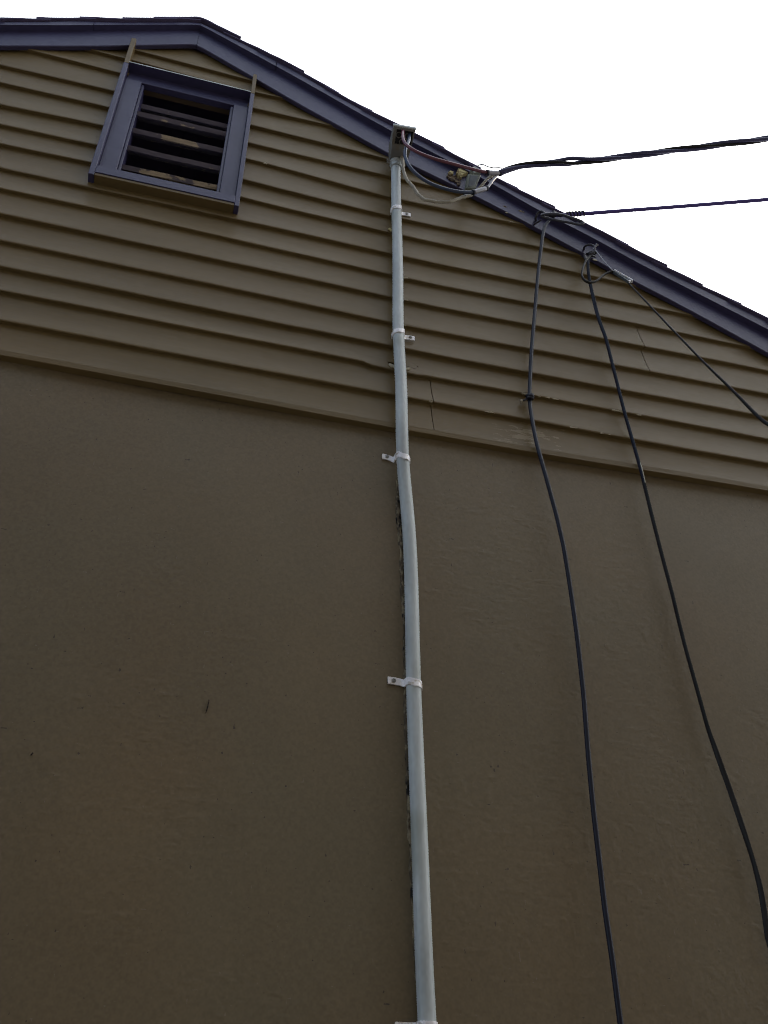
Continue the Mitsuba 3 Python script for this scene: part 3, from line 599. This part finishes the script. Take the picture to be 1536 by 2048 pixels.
put(k + '__jacket', tube(BLU, 0.0066, sides=14), 'blue_jacket', True)
B2 = spline([[0.9012, -0.12, 4.7101], [0.9584, -0.12, 4.7573], [0.9749, -0.125, 4.7855], [0.9923, -0.13, 4.8225], [1.0168, -0.135, 4.8589], [1.026, -0.14, 4.8663]], 30)
k2 = put(k + '__tail', tube(B2, 0.0052, sides=12), 'splice_alloy', True)
NEU = soften([[0.6421, -0.05, 4.9768], [0.6474, -0.055, 4.9392], [0.6472, -0.06, 4.8534], [0.657, -0.065, 4.7814], [0.6805, -0.07, 4.7384], [0.6945, -0.075, 4.6852], [0.7219, -0.08, 4.6487], [0.7636, -0.085, 4.645], [0.8195, -0.09, 4.6603], [0.8715, -0.09, 4.7127], [0.9091, -0.09, 4.7382]], 160, 2.5)
k = thing('neutral_wire', 'bare beige stranded neutral wire hanging in a loop beside the conduit', 'wire')
wig = NEU + 0.0036 * np.stack([n1(np.arange(160), 3, 0.21), n1(np.arange(160), 4, 0.2), n1(np.arange(160), 5, 0.23)], 1) * 2
for q in rope(wig, 0.0036, 4, 0.034): put(k + '__strand', tube(q, 0.0031, sides=7), 'bare_strand', True)
N2 = soften([[0.91, -0.09, 4.74], [0.9309, -0.1, 4.7666], [0.9526, -0.11, 4.8006], [0.9716, -0.115, 4.8364], [0.9866, -0.12, 4.8537], [1.0049, -0.128, 4.859], [1.0257, -0.138, 4.8762]], 60, 3)
k = thing('neutral_loop', 'braided beige wire tying the overhead cable to the insulator', 'wire')
for q in rope(N2, 0.0032, 3, 0.035): put(k + '__strand', tube(q, 0.0026, sides=7), 'bare_strand', True)
SPL = np.array([[0.9587, -0.145, 4.8278], [1.0145, -0.14, 4.8547], [0.9012, -0.12, 4.7101], [0.9588, -0.12, 4.7574], [0.8761, -0.09, 4.7187], [0.91, -0.09, 4.74]])
SN = ['upper metal splice sleeve at the end of the reddish wire', 'lower metal splice sleeve at the end of the blue black wire', 'small splice sleeve at the end of the bare neutral wire']
for i in range(3):
    a, b = SPL[2 * i], SPL[2 * i + 1]; L = np.linalg.norm(b - a); r0 = (0.0095, 0.0092, 0.006)[i]
    k = thing('splice_sleeve' + ('' if i == 0 else '_%03d' % i), SN[i], 'splice sleeve', 'splice sleeves of the service wires')
    put(k + '__barrel', lathe([(0, 0.0), (r0 * .82, 0.0), (r0, L * .12), (r0 * .93, L * .3), (r0, L * .36), (r0 * .9, L * .5), (r0, L * .6), (r0 * .94, L * .8), (r0, L * .9), (r0 * .8, L), (0, L)], a, b - a), 'splice_alloy', 40)
    for e, s in ((a, 0.0), (b, 1.0)):
        d = (b - a) / L; put(k + '__end_band', lathe([(r0 * .7, -0.003), (r0 * 1.14, -0.003), (r0 * 1.14, 0.004), (r0 * .7, 0.004)], e, d), 'black_jacket', 40)
D0 = np.array([[1.0124, -0.1399, 4.854], [1.0408, -0.1484, 4.88], [1.0855, -0.1618, 4.8965], [1.1335, -0.1762, 4.9075], [1.2092, -0.199, 4.9132], [1.2844, -0.2215, 4.9137], [1.3598, -0.2441, 4.9159], [1.4557, -0.2729, 4.9292], [1.5533, -0.3022, 4.9497], [1.6507, -0.3314, 4.9667], [1.7483, -0.3607, 4.9821], [1.8463, -0.3901, 4.9975], [1.9443, -0.4195, 5.0111], [2.0557, -0.4529, 5.0314]])
ext = D0[-1] + np.array([1, -0.3, 0.16]) * np.linspace(0.3, 12, 40)[:, None] + np.stack([np.zeros(40), np.zeros(40), 0.004 * np.linspace(0.3, 12, 40) ** 2], 1)
DC = soften(np.vstack([D0, ext]), 900, 3)
gap_ = lambda d: 0.95 * np.exp(-((d - 0.300) / 0.045) ** 2)
k = thing('service_drop_cable', 'thick twisted overhead power cable leaving the roof edge to the right', 'cable')
strands = rope(DC, 0.0068, 3, 0.62, phase=0.3, gapfn=gap_)
for i, q in enumerate(strands): put(k + '__strand', tube(q, (0.0072, 0.0072, 0.0058)[i], sides=10), ('drop_jacket', 'drop_jacket', 'worn_jacket')[i], True)
TIE = soften([[0.944, -0.1, 4.938], [0.9464, -0.12, 4.918], [0.9564, -0.13, 4.9062], [0.9734, -0.135, 4.8877], [0.9942, -0.14, 4.8813], [1.0118, -0.14, 4.892], [1.0289, -0.14, 4.8954]], 40, 2)
k = thing('tie_wire', 'thin grey tie wire arching over the upper splice against the sky', 'wire')
put(k + '__strand', tube(TIE, 0.0021, sides=8), 'screw_steel', True)

# insulator on the rake
IN = np.array([[0.9012, -0.1, 4.8696], [0.955, -0.1, 4.8804], [0.9365, -0.08, 4.8173], [0.8918, -0.08, 4.7927], [0.9267, -0.085, 4.8524]]); IT = np.array([[0.9322, -0.07, 4.9697], [0.9471, -0.07, 4.9908], [0.9764, -0.07, 4.969], [0.9383, -0.07, 4.935]])
k = thing('insulator', 'grey green block insulator screwed to the roof trim', 'insulator')
def slab(quad, out, depth, inset=0.0):
    q = np.array(quad); c = q.mean(0); q = c + (q - c) * (1 - inset)
    pts = []
    for p in q:
        e = (c - p) / np.linalg.norm(c - p)
        pts += [p + e * 0.004, p + e * 0.004 + out * depth]
        pts += [p + out * 0.004, p + out * (depth - 0.004)]
    return trimesh.convex.convex_hull(np.array(pts))
back = np.array([0.02, 1.0, 0.35]); back /= np.linalg.norm(back)
put(k + '__body', slab(IN[:4], back, 0.026), 'insulator_glaze', 30)
inner = IN[:4].mean(0) + (IN[:4] - IN[:4].mean(0)) * np.array([0.66, 0.8, 0.80])
put(k + '__face_panel', slab(inner - back * 0.0025, back, 0.012), 'insulator_face', 30)
put(k + '__bolt', lathe([(0, 0), (0.0065, 0), (0.006, 0.003), (0.0035, 0.005), (0, 0.005)], IN[4] - back * 0.002 + np.array([0.006, 0, 0.012]), -back), 'screw_steel', 35)
c0 = IN[:4].mean(0)
put(k + '__shank', tube(np.array([c0 + back * 0.02, c0 + back * 0.05, [c0[0] + 0.002, -0.008, c0[2] + 0.03]]), 0.009, sides=12), 'hook_steel', True)
put(k + '__bracket', slab([IT[0], IT[1], IT[2], IT[3]], np.array([0, 1.0, 0]), 0.03), 'insulator_glaze', 30)

# ------------------------------------------------------------------ first communication line: hook, overhead line, slack ring, down cable
T1 = np.array([[1.2427, -0.085, 4.7394], [1.279, -0.09, 4.7423], [1.32, -0.0962, 4.7509], [1.3659, -0.11, 4.7572], [1.4685, -0.1408, 4.7648], [1.7354, -0.2208, 4.7841], [2.0731, -0.3222, 4.8112]]); HK = np.array([[1.2408, -0.088, 4.7344], [1.2278, -0.08, 4.7377], [1.2193, -0.07, 4.7669], [1.2149, -0.06, 4.7901], [1.2079, -0.05, 4.7947], [1.2013, -0.038, 4.7845], [1.2134, -0.01, 4.7982]]); HB = np.array([[1.2425, -0.1, 4.7229], [1.198, -0.012, 4.7609], [1.2085, -0.055, 4.7362], [1.2024, -0.014, 4.7794]])
k = thing('drive_hook', 'black steel hook in the roof trim holding the thin overhead line', 'hook')
put(k + '__shank', tube(spline(HK, 40), 0.0048, sides=10), 'hook_steel', True)
put(k + '__nut', rz(cbox(-0.009, 0.009, -0.010, 0.010, -0.008, 0.010, 0.002), 0.3, HB[0]), 'hook_steel')
put(k + '__spike', tube(np.array([HB[1], HB[2]]), 0.0035, sides=8), 'hook_steel', True)
put(k + '__nail', lathe([(0, 0), (0.005, 0), (0.004, 0.003), (0, 0.004)], HB[3] + np.array([0, 0.003, 0]), [0, -1, 0]), 'hook_steel', 35)
e1 = T1[-1] + np.array([1, -0.3, 0.08]) * np.linspace(0.4, 12, 30)[:, None]
TC = soften(np.vstack([T1, e1]), 500, 2)
k = thing('overhead_line', 'thin straight violet black overhead line tied to the hook', 'cable')
put(k + '__jacket', tube(TC, 0.0073, sides=14), 'violet_jacket', True)
hc = np.linspace(T1[2] - np.array([0.02, 0, 0]), T1[3] + np.array([0.006, -0.002, 0.001]), 140); tt, uu, vv = frames(hc); an = np.linspace(0, 2 * np.pi * 5.5, 140)
hr = 0.0085 + 0.0012 * np.sin(np.linspace(0, 31, 140))
put(k + '__dead_end_wrap', tube(hc + (hr * np.cos(an))[:, None] * uu + (hr * np.sin(an))[:, None] * vv, 0.0032, sides=8), 'black_jacket', True)
put(k + '__wrap_rod', tube(np.array([HB[0], T1[1], hc[0], hc[40]]), 0.0062, sides=10), 'black_jacket', True)
RG = np.array([[1.1944, -0.085, 4.7183], [1.2038, -0.095, 4.7151], [1.23, -0.105, 4.7128], [1.2674, -0.115, 4.7074], [1.2934, -0.12, 4.695], [1.3273, -0.125, 4.6807], [1.3456, -0.125, 4.6692], [1.3343, -0.12, 4.6627], [1.2969, -0.11, 4.6745], [1.259, -0.1, 4.6862], [1.2197, -0.09, 4.7021], [1.2021, -0.085, 4.7116]]); rg = spline(np.vstack([RG, RG[:1]]), 140)
k = thing('down_cable', 'round black cable running down the wall from the hook past a tie', 'cable')
C1 = soften([[1.2394, -0.085, 4.715], [1.22, -0.085, 4.6948], [1.2029, -0.085, 4.6593], [1.1909, -0.08, 4.6138], [1.177, -0.075, 4.5372], [1.1656, -0.06, 4.4613], [1.1479, -0.05, 4.3499], [1.1249, -0.035, 4.1918], [1.1073, -0.03, 4.085], [1.0922, -0.022, 3.9863], [1.0806, -0.014, 3.8921], [1.0697, -0.01, 3.8092], [1.0627, -0.009, 3.7616], [1.0602, -0.01, 3.7072], [1.0582, -0.014, 3.6314], [1.0592, -0.018, 3.5417], [1.0684, -0.02, 3.4484], [1.0751, -0.022, 3.368], [1.0864, -0.02, 3.2659], [1.0945, -0.018, 3.1496], [1.0957, -0.015, 3.0217], [1.0951, -0.012, 2.9085], [1.0929, -0.01, 2.8156], [1.0876, -0.008, 2.6902], [1.0728, -0.008, 2.5132], [1.0636, -0.008, 2.372], [1.0584, -0.01, 2.2658], [1.0523, -0.012, 2.1567], [1.0497, -0.016, 2.0534], [1.0435, -0.02, 1.9214]], 260, 2)
C1 = np.vstack([C1, C1[-1] + np.linspace(0.05, 1, 24)[:, None] * np.array([0.30, 0.0, 0.25 - C1[-1][2]])])
put(k + '__jacket', tube(C1, 0.0066, sides=14), 'black_jacket', True)
put(k + '__slack_ring', tube(rg, 0.0052, sides=12), 'glossy_jacket', True, label='oval ring of slack cable by the hook')
NT = np.array([[1.0611, -0.012, 3.7582], [1.0366, -0.001, 3.7444], [1.0446, -0.008, 3.7465]])
k = thing('cable_tie', 'black tie knotted round the down cable and nailed to the siding', 'cable tie')
for dz in (-0.007, 0.004):
    a = np.linspace(0, 2 * np.pi, 30); c = NT[0] + np.stack([0.0095 * np.cos(a), 0.009 * np.sin(a) - 0.002, 0.003 * np.sin(a) + dz], 1)
    put(k + '__loop', tube(c, 0.0042, sides=8), 'black_jacket', True)
put(k + '__knot', trimesh.Trimesh(*(lambda s: (s.vertices * (1 + 0.5 * (meshkit.fbm(s.vertices * 160, 2, 3)[:, None] - 0.5)) + NT[0] + np.array([0.003, -0.007, -0.002]), s.faces))(trimesh.creation.icosphere(2, 0.0115)), process=False), 'black_jacket', True)
put(k + '__tail', tube(spline(np.array([NT[0] + [0, -0.008, -0.004], NT[2], NT[1] + [0, -0.006, 0]]), 14), np.linspace(0.004, 0.0028, 14), sides=8), 'hook_steel', True)
put(k + '__nail', lathe([(0, 0), (0.0022, 0), (0.0022, 0.014), (0.0045, 0.014), (0.004, 0.017), (0, 0.018)], NT[1] + np.array([0, 0.006, 0]), [-0.25, -1, -0.3]), 'bare_strand', 35)

# ------------------------------------------------------------------ second communication line: hook, clamp, drop wire, flat down cable
H2 = np.array([[1.4019, -0.01, 4.6694], [1.389, -0.04, 4.6477], [1.3911, -0.065, 4.6261], [1.4009, -0.075, 4.6113], [1.4037, -0.078, 4.5861], [1.3932, -0.075, 4.5645], [1.3824, -0.07, 4.5612]]); H2B = np.array([[1.407, -0.085, 4.5937], [1.389, -0.06, 4.5735], [1.3948, -0.065, 4.572], [1.4043, -0.065, 4.5658], [1.4096, -0.05, 4.5684], [1.4326, -0.026, 4.5948]])
k = thing('drop_hook', 'tangled steel hook on the roof trim above the flat down cable', 'hook')
put(k + '__bar', tube(spline(H2, 40), 0.0042, sides=10), 'hook_steel', True)
put(k + '__bolt', lathe([(0, 0), (0.003, 0), (0.003, 0.012), (0.006, 0.012), (0.006, 0.017), (0, 0.018)], H2B[0] + np.array([-0.004, 0.006, -0.002]), [0.4, -0.7, 0.5]), 'splice_alloy', 35)
put(k + '__plate', rz(cbox(-0.016, 0.012, -0.004, 0.004, -0.018, 0.016, 0.003), 0.5, np.array([H2[2][0] + 0.004, -0.022, H2[2][2] - 0.03])), 'hook_steel')
for i in range(4):
    a = np.linspace(0, 2 * np.pi * 0.9, 26) + i; r0 = 0.013 + 0.003 * i
    c = H2B[1] + np.stack([r0 * np.cos(a) + 0.008, 0.5 * r0 * np.sin(a + i), 0.012 * np.sin(a * 1.0 + i * 0.7) + 0.006 * i - 0.01], 1)
    put(k + '__wire_turn', tube(c, 0.0034, sides=8), ('black_jacket', 'hook_steel', 'black_jacket', 'worn_jacket')[i], True)
L2 = spline([[1.3855, -0.065, 4.5532], [1.3569, -0.07, 4.5062], [1.3375, -0.075, 4.4604], [1.3193, -0.08, 4.4018], [1.3176, -0.085, 4.3665], [1.33, -0.09, 4.3453], [1.3556, -0.09, 4.3555], [1.3847, -0.088, 4.3872], [1.4097, -0.085, 4.4215], [1.4317, -0.085, 4.4418], [1.4572, -0.085, 4.4576]], 80)
BW = soften([[1.3981, -0.075, 4.5945], [1.4031, -0.08, 4.5754], [1.4217, -0.085, 4.5145], [1.4435, -0.088, 4.4645], [1.4534, -0.09, 4.45]], 40, 1.5)
CL = np.array([[1.454, -0.09, 4.4532], [1.5009, -0.115, 4.376], [1.4537, -0.088, 4.4467], [1.4906, -0.105, 4.3705]])
k = thing('wedge_clamp', 'slim shiny wedge clamp pulled along the lower roof trim', 'clamp')
ax = CL[1] - CL[0]; Lc = np.linalg.norm(ax); ax /= Lc
sd = np.cross(ax, [0, 1, 0.0]); sd /= np.linalg.norm(sd); sd = sd if sd[2] < 0 else -sd
dp = np.cross(ax, sd)
def wedge(l0, l1, w0, w1, o, th, d0):
    pts = [CL[0] + ax * l + sd * (o + w) + dp * (d0 + t) for l, ww in ((l0, w0), (l1, w1)) for w in (0, ww) for t in (-th / 2, th / 2)]
    return trimesh.convex.convex_hull(np.array(pts))
put(k + '__channel', wedge(0.0, Lc, 0.004, 0.016, 0.002, 0.010, 0.003), 'insulator_face', 30)
put(k + '__bright_edge', wedge(0.0, Lc + 0.003, 0.0022, 0.0026, -0.0005, 0.013, 0.0), 'bright_zinc', 30)
put(k + '__end_stop', wedge(Lc - 0.004, Lc + 0.003, 0.007, 0.007, 0.010, 0.009, 0.0), 'bright_zinc', 30)
put(k + '__bail_wire', tube(BW, 0.0019, sides=8), 'splice_alloy', True)
D3 = np.array([[1.487, -0.11, 4.3649], [1.4995, -0.1288, 4.2921], [1.5329, -0.1789, 4.0921], [1.5432, -0.1943, 4.0311], [1.5862, -0.2588, 3.781], [1.6106, -0.2954, 3.6524], [1.6446, -0.3465, 3.4522]]); dd = D3[-1] - D3[-3]; dd /= np.linalg.norm(dd)
D3 = soften(np.vstack([D3, D3[-1] + np.array([0.62, -0.95, -1.05]) * np.linspace(0.15, 1.0, 8)[:, None]]), 200, 3)
s3 = np.linspace(0, 1, 200)
k = thing('drop_wire', 'flat black wire slanting from the wedge clamp to the lower right edge', 'cable')
put(k + '__jacket', tube(D3, 0.0030 + 0.0045 * np.clip(s3 * 1.8, 0, 1), 0.0030 + 0.001 * np.clip(s3 * 2, 0, 1), twist=0.6 * np.sin(s3 * 9), sides=12), 'worn_jacket', True)
k = thing('flat_down_cable', 'flat twisting black cable running down to the lower right corner', 'cable')
C2 = soften([[1.3912, -0.06, 4.5742], [1.3811, -0.055, 4.5492], [1.3718, -0.05, 4.4971], [1.3701, -0.045, 4.4363], [1.3718, -0.04, 4.3778], [1.3786, -0.03, 4.2954], [1.3842, -0.025, 4.2253], [1.3984, -0.02, 4.1366], [1.4034, -0.015, 3.9544], [1.4072, -0.012, 3.7657], [1.4134, -0.012, 3.6105], [1.4141, -0.013, 3.5586], [1.4149, -0.015, 3.503], [1.4154, -0.013, 3.4632], [1.4206, -0.006, 3.3205], [1.4252, -0.002, 3.1821], [1.4297, -0.0, 3.0501], [1.429, 0.0, 2.9565], [1.4299, 0.0, 2.8671], [1.4338, 0.0, 2.7679], [1.4384, 0.0, 2.6301], [1.4493, -0.0, 2.5422], [1.4609, 0.0, 2.4468], [1.4699, 0.0, 2.3502], [1.4743, 0.0, 2.2934], [1.4754, 0.0, 2.2283], [1.4694, 0.0, 2.17], [1.4615, 0.0, 2.1178]], 300, 2)
C2 = np.vstack([C2, C2[-1] + np.linspace(0.05, 1, 24)[:, None] * np.array([0.03, 0.0, 0.25 - C2[-1][2]])])
n2 = len(C2); s2 = np.linspace(0, 1, n2)
zt2 = np.array([[4.5742, 0.9485], [4.5492, 0.983], [4.4971, 1.0506], [4.4363, 1.1308], [4.3778, 0.9721], [4.2954, 0.6631], [4.2253, 1.0143], [4.1366, 1.0594], [3.9544, 1.1511], [3.7657, 1.1832], [3.6105, 1.2081], [3.5586, 1.2166], [3.503, 1.2259], [3.4632, 1.2319], [3.3205, 1.2527], [3.1821, 1.295], [3.0501, 1.3381], [2.9565, 1.3721], [2.8671, 1.4083], [2.7679, 1.3991], [2.6301, 1.3848], [2.5422, 0.723], [2.4468, 0.5991], [2.3502, 0.9938], [2.2934, 1.3605], [2.2283, 0.8997], [2.17, 0.5058], [2.1178, 0.4085]])
tw2 = gaussian_filter1d(np.interp(C2[:, 2], zt2[::-1, 0], zt2[::-1, 1]), 2)
hi = C2[:, 2] > 3.50
def seg(mask, mat, name, **lab):
    c = C2[mask]; put(k + '__' + name, tube(c, 0.0024 + 0 * c[:, 0], 0.0068 + 0 * c[:, 0], twist=tw2[mask], sides=16), mat, True, **lab)
i1 = np.nonzero(C2[:, 2] < 3.545)[0][0]; i2 = np.nonzero(C2[:, 2] < 3.470)[0][0]; idx = np.arange(n2)
seg(idx <= i2, 'black_jacket', 'jacket'); seg(idx >= i2, 'worn_jacket', 'worn_length', label='dull brownish lower length of the flat cable')
put(k + '__slack_loop', tube(L2, 0.0058, 0.0042, twist=0.4, sides=12), 'worn_jacket', True)
pe = C2[i1:i2 + 2] + np.array([0.0012, -0.0062, 0.0])
put(k + '__scraped_edge', tube(pe, 0.0015, sides=8), 'bare_strand', True, label='scraped pale edge of the flat cable at the foot of the siding')

# ------------------------------------------------------------------ added house, unseen behind the viewer, sized to shade the lower wall
N = thing('neighbouring_house', 'added grey brown house, unseen behind the viewer, that shades the lower wall', 'house')
NY, NH = -3.6, 6.6
put(N + '__wall', cbox(-7, 8, NY - 7, NY, 0, NH, 0.01), 'shade_house_paint')
for i in range(int(NH / 0.2) - 1):
    z0 = 0.15 + 0.2 * i
    b = trimesh.creation.box((15.02, 0.014, 0.205)); b.apply_transform(trimesh.transformations.rotation_matrix(math.radians(4), [1, 0, 0])); b.apply_translation((0.5, NY + 0.012, z0 + 0.1))
    put(N + '__siding_board', b, 'shade_house_paint')
rf = Polygon([(NY + 0.45, NH - 0.05), (NY - 3.5, NH + 1.5), (NY - 7.45, NH - 0.05), (NY - 7.45, NH + 0.05), (NY - 3.5, NH + 1.62), (NY + 0.45, NH + 0.05)])
rm = extr(rf, 16); rm.apply_transform(np.array([[0, 0, 1, -7.5], [1, 0, 0, 0], [0, 1, 0, 0], [0, 0, 0, 1.0]]))
put(N + '__roof', rm, 'shade_house_roofing')
